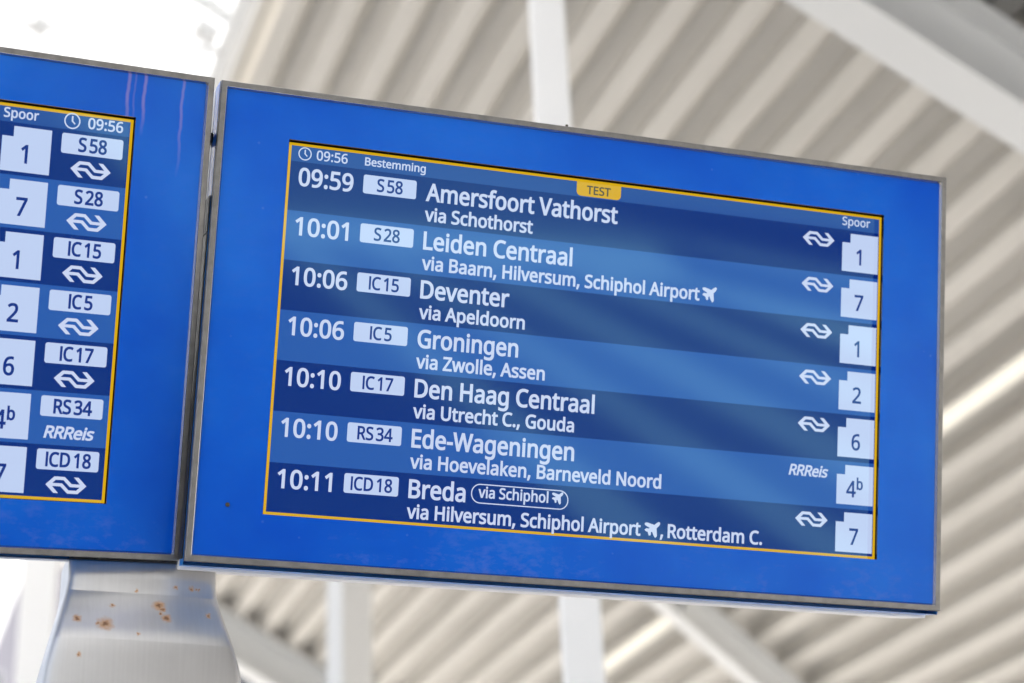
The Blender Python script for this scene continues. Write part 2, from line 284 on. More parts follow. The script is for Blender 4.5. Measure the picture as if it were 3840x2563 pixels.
def join_mesh(name, parts):
    """several flat meshes (mesh, material) become one mesh with one slot per material"""
    bm = bmesh.new()
    mats = []
    for me, m in parts:
        if m not in mats: mats.append(m)
        n0 = len(bm.faces)
        bm.from_mesh(me)
        bm.faces.ensure_lookup_table()
        for f in bm.faces[n0:]: f.material_index = mats.index(m)
        bpy.data.meshes.remove(me)
    out = bpy.data.meshes.new(name)
    bm.to_mesh(out)
    bm.free()
    return out, mats

def flat(name, parent, parts):
    me, mats = join_mesh(name, parts)
    return link(name, me, parent, mats)

# ------------------------------------------------------------------ materials
def mat(name, base=(0.8, 0.8, 0.8), rough=0.5, metal=0.0, spec=0.5, emit=None, estr=0.0):
    m = bpy.data.materials.new(name)
    m.use_nodes = True
    b = m.node_tree.nodes['Principled BSDF']
    b.inputs['Base Color'].default_value = (*base, 1)
    b.inputs['Roughness'].default_value = rough
    b.inputs['Metallic'].default_value = metal
    b.inputs['Specular IOR Level'].default_value = spec
    if emit:
        b.inputs['Emission Color'].default_value = (*emit, 1)
        b.inputs['Emission Strength'].default_value = estr
    return m

def nodes(m): return m.node_tree.nodes, m.node_tree.links, m.node_tree.nodes['Principled BSDF']

def noise(m, scale, detail=4, rough=0.55, coord='Object', stretch=None):
    N, L, b = nodes(m)
    tc = N.new('ShaderNodeTexCoord')
    n = N.new('ShaderNodeTexNoise')
    n.inputs['Scale'].default_value = scale
    n.inputs['Detail'].default_value = detail
    n.inputs['Roughness'].default_value = rough
    src = tc.outputs[coord]
    if stretch:
        mp = N.new('ShaderNodeMapping')
        mp.inputs['Scale'].default_value = stretch
        L.new(src, mp.inputs[0]); src = mp.outputs[0]
    L.new(src, n.inputs['Vector'])
    return n.outputs['Fac']

def ramp(m, fac, p0, c0, p1, c1):
    N, L, b = nodes(m)
    r = N.new('ShaderNodeValToRGB')
    r.color_ramp.elements[0].position = p0
    r.color_ramp.elements[0].color = (*c0, 1) if len(c0) == 3 else c0
    r.color_ramp.elements[1].position = p1
    r.color_ramp.elements[1].color = (*c1, 1) if len(c1) == 3 else c1
    L.new(fac, r.inputs[0])
    return r.outputs[0]

def mixc(m, fac, a, b_):
    N, L, b = nodes(m)
    x = N.new('ShaderNodeMix')
    x.data_type = 'RGBA'
    for s, v in ((x.inputs[0], fac), (x.inputs[6], a), (x.inputs[7], b_)):
        if isinstance(v, (int, float)): s.default_value = v
        elif isinstance(v, tuple): s.default_value = (*v, 1)
        else: L.new(v, s)
    return x.outputs[2]

def math_(m, op, a, b_=None):
    N, L, b = nodes(m)
    x = N.new('ShaderNodeMath')
    x.operation = op
    for i, v in enumerate((a, b_)):
        if v is None: continue
        if isinstance(v, (int, float)): x.inputs[i].default_value = v
        else: L.new(v, x.inputs[i])
    return x.outputs[0]

def bump(m, fac, strength, dist=0.002):
    N, L, b = nodes(m)
    x = N.new('ShaderNodeBump')
    x.inputs['Strength'].default_value = strength
    x.inputs['Distance'].default_value = dist
    L.new(fac, x.inputs['Height'])
    L.new(x.outputs[0], b.inputs['Normal'])

def lin(r, g, b):
    f = lambda c: (c / 255 / 12.92) if c / 255 <= 0.04045 else ((c / 255 + 0.055) / 1.055) ** 2.4
    return (f(r), f(g), f(b))

GAIN = 2.0 ** -EXPO
COAT = (0.32, 0.82, 0.90, 1)        # blue-green sheen of the anti-glare coating on the cover glass
def screen_mat(name, rgb, k=1.0):
    """lit screen pixels behind glossy glass"""
    m = mat(name, (0.004, 0.004, 0.006), 0.06, 0, 0.66, lin(*rgb), GAIN * k)
    nodes(m)[2].inputs['Specular Tint'].default_value = COAT
    return m

M_DARK = screen_mat('screen navy', (0, 36, 120))
M_LITE = screen_mat('screen light blue', (38, 86, 168))
M_HEAD = screen_mat('screen header blue', (36, 76, 152))
M_TEXT = screen_mat('screen white lettering', (200, 211, 240))
M_BADGE = screen_mat('screen pale badge', (190, 206, 240))
M_INK = screen_mat('screen navy lettering', (8, 38, 128))
M_YEL = screen_mat('screen yellow border', (214, 170, 20))
M_INKY = screen_mat('screen grey lettering on yellow', (70, 74, 66))

def blue_panel_mat(name, streaks):
    m = mat(name, (0.012, 0.075, 0.56), 0.16, 0, 0.50)
    N, L, b = nodes(m)
    b.inputs['Specular Tint'].default_value = COAT
    # dusty smears: a soft lilac bloom, stronger towards the bottom edge where the rag never reached
    big = noise(m, 3.2, 3, 0.5)
    fine = noise(m, 38, 5, 0.65, stretch=(1.0, 1.7, 1.0))
    sm = ramp(m, math_(m, 'MULTIPLY', big, fine), 0.26, (0, 0, 0), 0.42, (1, 1, 1))
    tc = N.new('ShaderNodeTexCoord')
    sp = N.new('ShaderNodeSeparateXYZ')
    L.new(tc.outputs['Object'], sp.inputs[0])
    low = math_(m, 'SUBTRACT', 1.0, math_(m, 'MULTIPLY', sp.outputs[1], 9.0))
    low = math_(m, 'MAXIMUM', low, 0.10)
    f = math_(m, 'MULTIPLY', math_(m, 'MULTIPLY', sm, low), 0.40)
    tone = mixc(m, ramp(m, big, 0.35, (0, 0, 0), 0.7, (1, 1, 1)), (0.001, 0.082, 0.66), (0.008, 0.155, 0.78))
    c = mixc(m, f, tone, (0.20, 0.20, 0.62))
    # dried drip marks
    for (x0, top, ln, w, amt) in streaks:
        wob = math_(m, 'MULTIPLY', math_(m, 'SUBTRACT', noise(m, 9, 2, 0.5, stretch=(0.2, 3, 1)), 0.5), 0.008)
        dx = math_(m, 'ABSOLUTE', math_(m, 'SUBTRACT', math_(m, 'ADD', sp.outputs[0], wob), x0))
        s1 = N.new('ShaderNodeMapRange'); s1.inputs[1].default_value = w; s1.inputs[2].default_value = w * 0.3
        L.new(dx, s1.inputs[0])
        s2 = N.new('ShaderNodeMapRange'); s2.inputs[1].default_value = top - ln; s2.inputs[2].default_value = top - ln * 0.4
        L.new(sp.outputs[1], s2.inputs[0])
        c = mixc(m, math_(m, 'MULTIPLY', math_(m, 'MULTIPLY', s1.outputs[0], s2.outputs[0]), amt), c, (0.30, 0.24, 0.66))
    # pale specks
    v = N.new('ShaderNodeTexVoronoi'); v.inputs['Scale'].default_value = 17
    L.new(tc.outputs['Object'], v.inputs['Vector'])
    spk = ramp(m, v.outputs['Distance'], 0.012, (1, 1, 1), 0.05, (0, 0, 0))
    c = mixc(m, math_(m, 'MULTIPLY', spk, 0.22), c, (0.25, 0.35, 0.75))
    L.new(c, b.inputs['Base Color'])
    L.new(ramp(m, fine, 0.35, (0.10, 0.10, 0.10), 0.75, (0.26, 0.26, 0.26)), b.inputs['Roughness'])
    return m

M_BLUE_R = blue_panel_mat('blue printed glass', [])
M_BLUE_L = blue_panel_mat('blue printed glass with drip marks',
                          [(-0.1318, 0.731, 0.10, 0.0035, 0.75), (-0.1068, 0.72, 0.085, 0.0034, 0.75),
                           (-0.122, 0.70, 0.05, 0.002, 0.3), (-0.0475, 0.728, 0.15, 0.003, 0.6)])

M_ALU = mat('brushed aluminium bezel', (0.40, 0.385, 0.36), 0.42, 0.75)
n_ = noise(M_ALU, 60, 4, 0.6)
nodes(M_ALU)[1].new(ramp(M_ALU, n_, 0.3, (0.22, 0.218, 0.212), 0.7, (0.31, 0.305, 0.295)), nodes(M_ALU)[2].inputs['Base Color'])
M_LIP = mat('polished aluminium lip', (0.50, 0.50, 0.50), 0.2, 1.0)
M_WHITE = mat('white enamel housing', (0.92, 0.92, 0.93), 0.35)
M_BLUEEDGE = mat('blue enamel edge', (0.02, 0.27, 0.85), 0.3)
M_BLACK = mat('black recess', (0.008, 0.008, 0.009), 0.35)
M_RECESS = mat('glossy black window edge', (0.01, 0.01, 0.01), 0.12, 0, 0.7)
M_STEELDARK = mat('dark mounting steel', (0.02, 0.024, 0.03), 0.4, 0.3)
M_BOLT = mat('weathered bolt', (0.10, 0.09, 0.07), 0.5, 0.8)

# ------------------------------------------------------------------ ground
def sheet(name, x0, x1, y0, y1, z, m):
    bm = bmesh.new()
    bm.faces.new([bm.verts.new(p) for p in ((x0, y0, z), (x1, y0, z), (x1, y1, z), (x0, y1, z))])
    return tag(bm_obj(name, bm, None, m), kind='structure')
M_GROUND = mat('dark ballast and asphalt', (0.12, 0.115, 0.11), 0.9)
g0 = noise(M_GROUND, 0.8, 6, 0.6)
nodes(M_GROUND)[1].new(ramp(M_GROUND, g0, 0.3, (0.09, 0.087, 0.083), 0.7, (0.15, 0.145, 0.138)), nodes(M_GROUND)[2].inputs['Base Color'])
sheet('ground', -600, 600, -600, 600, 0.0, M_GROUND)
M_PAVE = mat('pale concrete paving', (0.42, 0.40, 0.37), 0.75)
g1 = noise(M_PAVE, 0.35, 6, 0.6)
nodes(M_PAVE)[1].new(ramp(M_PAVE, g1, 0.3, (0.40, 0.39, 0.37), 0.7, (0.48, 0.465, 0.445)), nodes(M_PAVE)[2].inputs['Base Color'])
sheet('pavement', -45, 34, -36, 27, 0.004, M_PAVE)

# ------------------------------------------------------------------ station roof
# local frame: x runs down the roof slope (one rib every 0.30 m), y along the ribs, z is the roof normal
RX = Vector((0.8232, 0.3133, -0.4735)); RY = Vector((-0.3378, 0.9406, 0.0352)); RN = Vector((0.4564, 0.1310, 0.8801))
RX.normalize(); RN = (RN - RX * RN.dot(RX)).normalized(); RY = RN.cross(RX)
CAM = Vector((0, 0, 1.65))
org = CAM + RN * 6.7517
org += RX * (-2.0218 - org.dot(RX)) * 1.0
org += RY * (0.0 - org.dot(RY))
roof = empty('station_canopy', Matrix.Translation(org) @ Matrix((RX, RY, RN)).transposed().to_4x4(),
             'pale ribbed metal canopy roof sloping down to the right behind the boards', 'station roof')

M_DECK = mat('cream coated steel deck', (0.58, 0.575, 0.56), 0.5)
d1 = noise(M_DECK, 1.3, 4, 0.6, stretch=(3, 0.4, 1))
nodes(M_DECK)[1].new(ramp(M_DECK, d1, 0.3, (0.435, 0.418, 0.382), 0.7, (0.52, 0.50, 0.462)), nodes(M_DECK)[2].inputs['Base Color'])
M_BEAM = mat('white painted steel', (0.60, 0.61, 0.61), 0.4)
M_POST = mat('bright white painted steel', (0.91, 0.91, 0.90), 0.4)
M_POST2 = mat('off-white painted steel', (0.66, 0.66, 0.65), 0.4)

Y0, Y1 = -34.0, 19.2
M_DECK_NEAR = mat('darker near-side steel deck', (0.17, 0.167, 0.16), 0.5)  # darker tone for the panels on the near side of the first beam
YB = 6.75
def deck(name, i0, i1, lead=False, near=False):
    prof = [(0.30 * i0 - 0.245, 0.0), (0.30 * i0 - 0.192, 0.11), (0.30 * i0 - 0.076, 0.11)] if lead else []
    for i in range(i0, i1):
        x = 0.30 * i
        prof += [(x - 0.055, 0.0), (x + 0.055, 0.0), (x + 0.108, 0.11), (x + 0.224, 0.11)]
    prof.append((0.30 * i1 - 0.055, 0.0))
    bm = bmesh.new()
    rows = []
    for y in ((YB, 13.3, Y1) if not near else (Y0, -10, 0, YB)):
        lo = [bm.verts.new((px, y, pz)) for px, pz in prof]
        hi = [bm.verts.new((px, y, pz + 0.012)) for px, pz in prof]
        rows.append((lo, hi))
    for (a, ah), (b, bh) in zip(rows, rows[1:]):
        for k in range(len(prof) - 1):
            bm.faces.new((a[k], a[k + 1], b[k + 1], b[k]))
            bm.faces.new((ah[k], bh[k], bh[k + 1], ah[k + 1]))
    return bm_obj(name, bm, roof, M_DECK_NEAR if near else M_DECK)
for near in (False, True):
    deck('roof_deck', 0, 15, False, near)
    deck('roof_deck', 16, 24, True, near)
for i0, i1 in ((26, 29), (31, 34), (37, 41), (44, 48)):      # added unseen panels; the open slots lay sun strips for the screen reflections
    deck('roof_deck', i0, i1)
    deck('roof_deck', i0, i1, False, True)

M_STRIP = bpy.data.materials.new('milky rooflight plastic')
M_STRIP.use_nodes = True
N = M_STRIP.node_tree.nodes; L = M_STRIP.node_tree.links
N.clear()
o_ = N.new('ShaderNodeOutputMaterial'); t_ = N.new('ShaderNodeBsdfTranslucent'); d_ = N.new('ShaderNodeBsdfDiffuse'); a_ = N.new('ShaderNodeMixShader')
t_.inputs[0].default_value = (0.46, 0.45, 0.42, 1); d_.inputs[0].default_value = (0.7, 0.7, 0.68, 1); a_.inputs[0].default_value = 0.35
L.new(t_.outputs[0], a_.inputs[1]); L.new(d_.outputs[0], a_.inputs[2]); L.new(a_.outputs[0], o_.inputs[0])
box_obj('rooflight_strip', (4.415, 4.585, Y0, Y1, -0.012, -0.004), roof, M_STRIP)

def beam(name, y, fw, depth, x0=-0.20, x1=13.4, turn=0.0, pivot=(0, 0)):
    bm = bmesh.new()
    add_box(bm, x0, x1, y - fw / 2, y + fw / 2, -depth, -depth + 0.025)
    add_box(bm, x0, x1, y - 0.012, y + 0.012, -depth + 0.026, -0.030)
    add_box(bm, x0, x1, y - fw / 2, y + fw / 2, -0.029, -0.004)
    for k in range(5):
        xx = x0 + (k + 0.5) * (x1 - x0) / 5
        add_box(bm, xx - 0.01, xx + 0.01, y - fw / 2 + 0.01, y - 0.013, -depth + 0.026, -0.030)
    if turn:
        bmesh.ops.rotate(bm, verts=bm.verts, cent=(pivot[0], pivot[1], 0), matrix=Matrix.Rotation(R_(turn), 3, 'Z'))
    return bm_obj(name, bm, roof, M_BEAM)
beam('roof_beam', 6.83, 0.27, 0.40)
beam('roof_beam', 13.27, 0.16, 0.26, turn=19.0, pivot=(4.45, 13.27), x0=2.2, x1=9.5)
beam('roof_beam', 18.85, 0.30, 0.40)
beam('roof_beam', 0.3, 0.27, 0.40)
# edge trim along the upper edge of the deck
box_obj('edge_trim', (-0.30, -0.20, Y0, Y1, -0.03, 0.10), roof, M_BEAM, 0.01)
box_obj('edge_closure', (-0.199, -0.0555, Y0, Y1, 0.10, 0.11), roof, M_DECK)

# glazed roof beyond the upper edge
M_GLAZ = M_STRIP.copy()
M_GLAZ.name = 'milky roof glazing'
M_GLAZ.node_tree.nodes['Translucent BSDF'].inputs[0].default_value = (0.56, 0.57, 0.58, 1)
gl = box_obj('roof_glazing', (-7.2, -0.31, Y0, Y1 + 6, 0.16, 0.17), roof, M_GLAZ)
for y in (4.0, 6.1, 8.15, 10.25, 14.4, 18.6):
    box_obj('glazing_bar', (-7.2, -0.31, y - 0.02, y + 0.02, 0.08, 0.155), gl, M_BEAM)
for x in (-3.0, -5.2):
    box_obj('glazing_bar', (x - 0.02, x + 0.02, Y0, Y1 + 6, 0.09, 0.154), gl, M_BEAM)
tube_obj('tie_rod', (-1.67, 11.45, -0.03), (-0.29, 10.40, -0.03), 0.022, gl, M_BEAM)
tube_obj('tie_rod', (-3.2, 12.9, -0.03), (-1.67, 11.45, -0.03), 0.022, gl, M_BEAM)
box_obj('bracket', (-1.47, -1.37, 11.23, 11.33, -0.06, 0.02), gl, M_BEAM)
box_obj('bracket', (-0.46, -0.33, 10.22, 10.34, -0.08, -0.01), gl, M_BEAM)

# ------------------------------------------------------------------ columns
def roof_z(x, y):
    p = org
    return p.z - (RN.x * (x - p.x) + RN.y * (y - p.y)) / RN.z
def column(x, y, w, rot, label, drop=0.45, m=None):
    h = roof_z(x, y) - drop
    root = empty('steel_column', Matrix.Translation((x, y, 0)) @ Matrix.Rotation(R_(rot), 4, 'Z'), label, 'column', 'white columns carrying the roof')
    box_obj('shaft', (-w / 2, w / 2, -w / 2, w / 2, 0.03, h), root, m or M_POST, 0.006)
    box_obj('base_plate', (-w * 0.9, w * 0.9, -w * 0.9, w * 0.9, 0.0, 0.029), root, M_BEAM, 0.004)
    return root
column(0.205, 7.03, 0.142, 2, 'slim bright white column rising behind the middle of the right board')
column(-1.213, 13.48, 0.235, 32, 'two-toned white column under the right board, near the metal pillar', m=M_POST2)
column(-3.22, 12.8, 0.225, 10, 'pale white column at the lower left, left of the metal pillar')

# ------------------------------------------------------------------ pale building far behind the pillar
bld = empty('office_building', Matrix.Translation((-9.0, 48.0, 0)), 'pale lilac-grey building far off, blurred behind the metal pillar', 'building')
M_FAC = mat('pale lilac render', (0.36, 0.35, 0.385), 0.8)
M_PANE = mat('dark window glass', (0.05, 0.055, 0.065), 0.1)
box_obj('wall', (-16, 16, 0, 12, 0.01, 20.2), bld, M_FAC)
box_obj('parapet', (-16.15, 16.15, -0.15, 12.15, 20.21, 20.6), bld, M_BEAM)
for k in range(5):
    for i in range(10):
        x = -14.6 + i * 3.1
        fr = box_obj('window', (x, x + 1.5, -0.05, -0.002, 1.4 + k * 3.4, 3.2 + k * 3.4), bld, M_BEAM)
        box_obj('pane', (x + .08, x + 1.42, -0.058, -0.052, 1.48 + k * 3.4, 3.12 + k * 3.4), fr, M_PANE)

# ------------------------------------------------------------------ departure boards
BW, BH, BZ = 1.2528, 0.740, 0.0115
REC = 0.018

LOGO = [[(0, 0), (.205, .2), (.46, .2), (.635, .035), (.835, .035), (.68, .2), (.795, .2), (1, 0), (.795, -.2), (.54, -.2), (.365, -.035), (.165, -.035), (.32, -.2), (.205, -.2)][::-1],
        [(.165, .04), (.245, .12), (.43, .12), (.595, -.04), (.835, -.04), (.755, -.12), (.57, -.12), (.405, .04)]]
def logo_polys(x0, x1, yc):
    w = x1 - x0
    return [[(x0 + u * w, yc + v * w) for u, v in p] for p in LOGO]

PLANE = [(665, 632), (640, 628), (610, 650), (530, 715), (340, 662), (300, 665), (283, 690), (300, 718), (425, 785), (395, 828), (320, 822), (290, 850), (300, 868), (370, 900),
         (398, 985), (420, 992), (435, 965), (432, 905), (478, 868), (535, 1000), (565, 1040), (590, 1015), (595, 985), (580, 785), (645, 715), (672, 665)]
def plane_polys(x0, y0, w, h):
    return [[(x0 + (u - 283) / 389 * w, y0 + (1040 - v) / 412 * h) for u, v in PLANE]]

def rr_word(x0, x1, y, cap):
    ps = text_fit('RRReis', x0, x1 - cap * 0.22, y, cap, track=-18)
    return [[(u + (v - y) * 0.22, v) for u, v in p] for p in ps]

def rect(x0, x1, y0, y1): return [(x0, y0), (x1, y0), (x1, y1), (x0, y1)]
def hole(p): return p[::-1]

ZT = -REC + 0.0008      # lettering sits this far in front of the screen bands
ZB = -REC + 0.0004

def board_shell(root, x0, x1, blue, wx0, wx1, wy0, wy1):
    """everything of a board but the picture on its screen: x0..x1 wide, window wx0..wx1, wy0..wy1"""
    # housing behind, white shell
    box_obj('housing', (x0 - 0.001, x1 + 0.0012, -0.0105, BH + 0.001, -0.125, -0.046), root, M_WHITE, 0.002)
    # blue enamel edge band between bezel and shell
    bm = bmesh.new()
    add_box(bm, x0 - 0.0005, x1 + 0.0008, -0.0055, BH + 0.0008, -0.0455, -0.0065)
    top = [f for f in bm.faces if all(abs(v.co.z + 0.0065) < 1e-6 for v in f.verts)]
    ring = bmesh.ops.inset_region(bm, faces=top, thickness=0.008, use_even_offset=True)
    bmesh.ops.delete(bm, geom=top, context='FACES')
    bm_obj('edge_band', bm, root, M_BLUEEDGE)
    # bezel: flat outer face, small outer round, inner chamfer down to the glass
    sec = [(0.0, -0.006), (0.0, 0.0035), (0.0012, 0.005), (0.0087, 0.005)]
    bm = bmesh.new()
    rings = []
    for d, z in sec:
        rings.append([bm.verts.new(p) for p in ((x0 + d, d, z), (x1 - d, d, z), (x1 - d, BH - d, z), (x0 + d, BH - d, z))])
    for a, b in zip(rings, rings[1:]):
        for k in range(4):
            bm.faces.new((a[k], a[(k + 1) % 4], b[(k + 1) % 4], b[k]))
    bz = bm_obj('bezel', bm, root, M_ALU)
    bm = bmesh.new()
    rings = []
    for d, z in ((0.0088, 0.0049), (0.0093, 0.0052), (BZ + .0002, 0.0004)):          # polished inner lip
        rings.append([bm.verts.new(p) for p in ((x0 + d, d, z), (x1 - d, d, z), (x1 - d, BH - d, z), (x0 + d, BH - d, z))])
    for a, b in zip(rings, rings[1:]):
        for k in range(4):
            bm.faces.new((a[k], a[(k + 1) % 4], b[(k + 1) % 4], b[k]))
    bm_obj('inner_lip', bm, bz, M_LIP)
    # blue printed glass with its window
    bm = bmesh.new()
    o_ = [bm.verts.new(p) for p in ((x0 + BZ - .0005, BZ - .0005, 0), (x1 - BZ + .0005, BZ - .0005, 0), (x1 - BZ + .0005, BH - BZ + .0005, 0), (x0 + BZ - .0005, BH - BZ + .0005, 0))]
    i_ = [bm.verts.new(p) for p in ((wx0, wy0, 0), (wx1, wy0, 0), (wx1, wy1, 0), (wx0, wy1, 0))]
    for k in range(4):
        bm.faces.new((o_[k], o_[(k + 1) % 4], i_[(k + 1) % 4], i_[k]))
    bm_obj('front_panel', bm, root, blue)
    # black window edge running back to the screen, and the black backing behind it
    bm = bmesh.new()
    a = [bm.verts.new(p) for p in ((wx0, wy0, 0), (wx1, wy0, 0), (wx1, wy1, 0), (wx0, wy1, 0))]
    g = 0.014
    b = [bm.verts.new(p) for p in ((wx0, wy0, -0.004), (wx1, wy0, -0.004), (wx1, wy1, -0.004), (wx0, wy1, -0.004))]
    c = [bm.verts.new(p) for p in ((wx0 - g, wy0 - g, -0.0045), (wx1 + g, wy0 - g, -0.0045), (wx1 + g, wy1 + g, -0.0045), (wx0 - g, wy1 + g, -0.0045))]
    d = [bm.verts.new(p) for p in ((wx0 - g, wy0 - g, -REC - .0006), (wx1 + g, wy0 - g, -REC - .0006), (wx1 + g, wy1 + g, -REC - .0006), (wx0 - g, wy1 + g, -REC - .0006))]
    for p, q in ((a, b), (b, c), (c, d)):
        for k in range(4):
            bm.faces.new((p[k], p[(k + 1) % 4], q[(k + 1) % 4], q[k]))
    bm.faces.new(d)
    bm_obj('window_recess', bm, root, M_RECESS)

def border(root, x0, x1, y0, y1, th):
    return flat('screen_border', root, [(poly_mesh('b', [rect(x0, x1, y0, y1), hole(rect(x0 + th, x1 - th, y0 + th, y1 - th))], -REC + .0006), M_YEL)])

def clock_polys(cx, cy, r):
    ps = [circle(cx, cy, r), circle(cx, cy, r * 0.83, rev=True)]
    t = r * 0.10
    ps.append([(cx - t, cy + r * .62), (cx - t, cy - t * .3), (cx + r * .30, cy - r * .42), (cx + r * .42, cy - r * .30), (cx + t, cy + t * .3), (cx + t, cy + r * .62)][::1])
    return ps

G_BOARD = 'departure boards on the metal pillar'
MR = Matrix(((0.9485, 0.0929, 0.3027, -0.4999), (0.3166, -0.2829, -0.9054, 2.8322), (0.0015, 0.9546, -0.2978, 2.7026), (0, 0, 0, 1)))
ML = Matrix(((0.9015, 0.1046, 0.4199, -0.5172), (0.4272, -0.3707, -0.8247, 2.8834), (0.0694, 0.9228, -0.3789, 2.7218), (0, 0, 0, 1)))

ROWS = [('09:59', 'S 58', 'Amersfoort Vathorst', .6635, 'via Schothorst', .5195, 'ns', '1'),
        ('10:01', 'S 28', 'Leiden Centraal', .5889, 'via Baarn, Hilversum, Schiphol Airport', .8124, 'ns', '7'),
        ('10:06', 'IC 15', 'Deventer', .4860, 'via Apeldoorn', .5142, 'ns', '1'),
        ('10:06', 'IC 5', 'Groningen', .5054, 'via Zwolle, Assen', .5518, 'ns', '2'),
        ('10:10', 'IC 17', 'Den Haag Centraal', .6380, 'via Utrecht C., Gouda', .6051, 'ns', '6'),
        ('10:10', 'RS 34', 'Ede-Wageningen', .6073, 'via Hoevelaken, Barneveld Noord', .7576, 'rr', '4b'),
        ('10:11', 'ICD 18', 'Breda', .4313, None, 0, 'ns', '7')]
PITCH = 0.0788

def badge_text(txt, xc, y, cap):
    """train number on its badge: letters, a thin gap, figures, condensed"""
    a, n = txt.split(' ')
    em = cap / 0.48
    sx = 0.84
    pa, wa = text_polys(a, em, sx)
    pn, wn = text_polys(n, em, sx)
    gap = cap * 0.16
    x = xc - (wa + gap + wn) / 2
    return [[(x + u, y + v) for u, v in p] for p in pa] + [[(x + wa + gap + u, y + v) for u, v in p] for p in pn]

def platform_text(txt, xc, y, cap):
    em = cap / 0.48
    if txt == '4b':
        pa, wa = text_polys('4', em, 0.84)
        pb, wb = text_polys('b', em * 0.70, 0.84)
        x = xc - (wa + wb) / 2
        return [[(x + u, y + v) for u, v in p] for p in pa] + [[(x + wa + u, y + cap * 0.50 + v) for u, v in p] for p in pb]
    pa, wa = text_polys(txt, em, 0.86)
    return [[(xc - wa / 2 + u, y + v) for u, v in p] for p in pa]

def right_board():
    root = empty('departure_board', MR, 'wide right-hand blue departure board listing trains from 09:59 with a TEST tab', 'departure board', G_BOARD)
    wx0, wx1, wy0, wy1 = .1121, 1.1374, .0776, .6612
    board_shell(root, 0, BW, M_BLUE_R, wx0, wx1, wy0, wy1)
    X0, X1, Y0_, Y1_, TH = .1157, 1.1417, .0791, .6610, .0042
    b = border(root, X0, X1, Y0_, Y1_, TH)
    # yellow tab
    tab = flat('test_tab', b, [(poly_mesh('t', [rrect(.5916, .6683, .6335, .660, .0075, 5, (1, 1, 0, 0))], -REC + .0009), M_YEL),
                               (poly_mesh('t', text_fit('TEST', .6093, .6500, .6378, .0135), -REC + .0013, .0004), M_INKY)])
    hd = flat('header_bar', root, [(poly_mesh('h', [rect(X0 + TH - .0005, X1 - TH + .0005, .632, Y1_ - TH + .0005)], -REC), M_HEAD)])
    flat('clock_icon', hd, [(poly_mesh('c', clock_polys(.1417, .6452, .0106), ZT), M_TEXT)])
    flat('clock_time', hd, [(poly_mesh('c', text_fit('09:56', .1606, .2097, .6378, .0152), ZT, .00035), M_TEXT)])
    flat('column_heading', hd, [(poly_mesh('c', text_fit('Bestemming', .2384, .3369, .6392, .0126), ZT, .0004), M_TEXT)])
    flat('column_heading', hd, [(poly_mesh('c', text_fit('Spoor', 1.0687, 1.1200, .6400, .0140), ZT, .0003), M_TEXT)])
    for i, (tm, num, dest, dx1, via, vx1, op, pl) in enumerate(ROWS):
        y0 = .632 - PITCH * (i + 1)
        yb = max(y0, Y0_ + TH - .0005)
        row = flat('departure_row', root, [(poly_mesh('r', [rect(X0 + TH - .0005, X1 - TH + .0005, yb, y0 + PITCH)], -REC), M_DARK if i % 2 == 0 else M_LITE)])
        row['label'] = '%s blue row reading %s %s' % ('dark' if i % 2 == 0 else 'light', tm, dest)
        x1 = .2207 if tm == '09:59' else .2180 if tm in ('10:01', '10:11') else .2215
        flat('departure_time', row, [(poly_mesh('t', text_fit(tm, .1350, x1, y0 + .0409, .0277), ZT, .0009), M_TEXT)])
        flat('service_badge', row, [(poly_mesh('b', [rrect(.2376, .3240, y0 + .0408, y0 + .0711, .0035)], ZB), M_BADGE),
                                    (poly_mesh('b', badge_text(num, .2808, y0 + .0462, .0200), ZT, .0006), M_INK)])
        flat('destination_name', row, [(poly_mesh('d', text_fit(dest, .3412, dx1, y0 + .0411, .0277), ZT, .00095), M_TEXT)])
        if via:
            ps = text_fit(via, .3408, vx1, y0 + .0082, .0210)
            if i == 1: ps += plane_polys(.8186, y0 + .0078, .0240, .0240)
        else:
            ps = text_fit('via Hilversum, Schiphol Airport', .3402, .7253, y0 + .0092, .0210)
            ps += plane_polys(.7335, y0 + .0080, .0250, .0240)
            ps += text_fit(',', .7603, .7643, y0 + .0092, .0210)
            ps += text_fit('Rotterdam C.', .7734, .9373, y0 + .0092, .0210)
        flat('route_text', row, [(poly_mesh('v', ps, ZT, .0008), M_TEXT)])
        if i == 6:
            a = rrect(.4410, .6020, y0 + .0402, y0 + .0712, .0150, 8)
            h_ = rrect(.4427, .6003, y0 + .0419, y0 + .0695, .0134, 8)
            ps = [a, hole(h_)]
            me1 = poly_mesh('p', ps, ZT)
            me2 = poly_mesh('p', text_fit('via Schiphol', .4535, .5680, y0 + .0498, .0168) + plane_polys(.5748, y0 + .0490, .0178, .0185), ZT, .00055)
            flat('route_pill', row, [(me1, M_TEXT), (me2, M_TEXT)])
        if op == 'ns':
            flat('operator_logo', row, [(poly_mesh('l', logo_polys(.9958, 1.0545, y0 + .0570), ZT), M_TEXT)])
        else:
            flat('operator_logo', row, [(poly_mesh('l', rr_word(.9826, 1.0540, y0 + .0492, .0172), ZT, .0007), M_TEXT)])
        q = [(1.0695, y0 + .0074), (1.1364, y0 + .0074), (1.1364, y0 + .0728), (1.0846, y0 + .0728), (1.0846, y0 + .0570), (1.0695, y0 + .0570)]
        flat('platform_number', row, [(poly_mesh('p', [q], ZB), M_BADGE), (poly_mesh('p', platform_text(pl, 1.1025, y0 + .0203, .0262), ZT, .0006), M_INK)])
    # bolt hole low on the blue glass
    bm = bmesh.new()
    bmesh.ops.create_cone(bm, cap_ends=True, segments=20, radius1=.0034, radius2=.0030, depth=.003, matrix=Matrix.Translation((.0582, .088, .0012)))
    bm_obj('bolt', bm, root, M_BOLT)
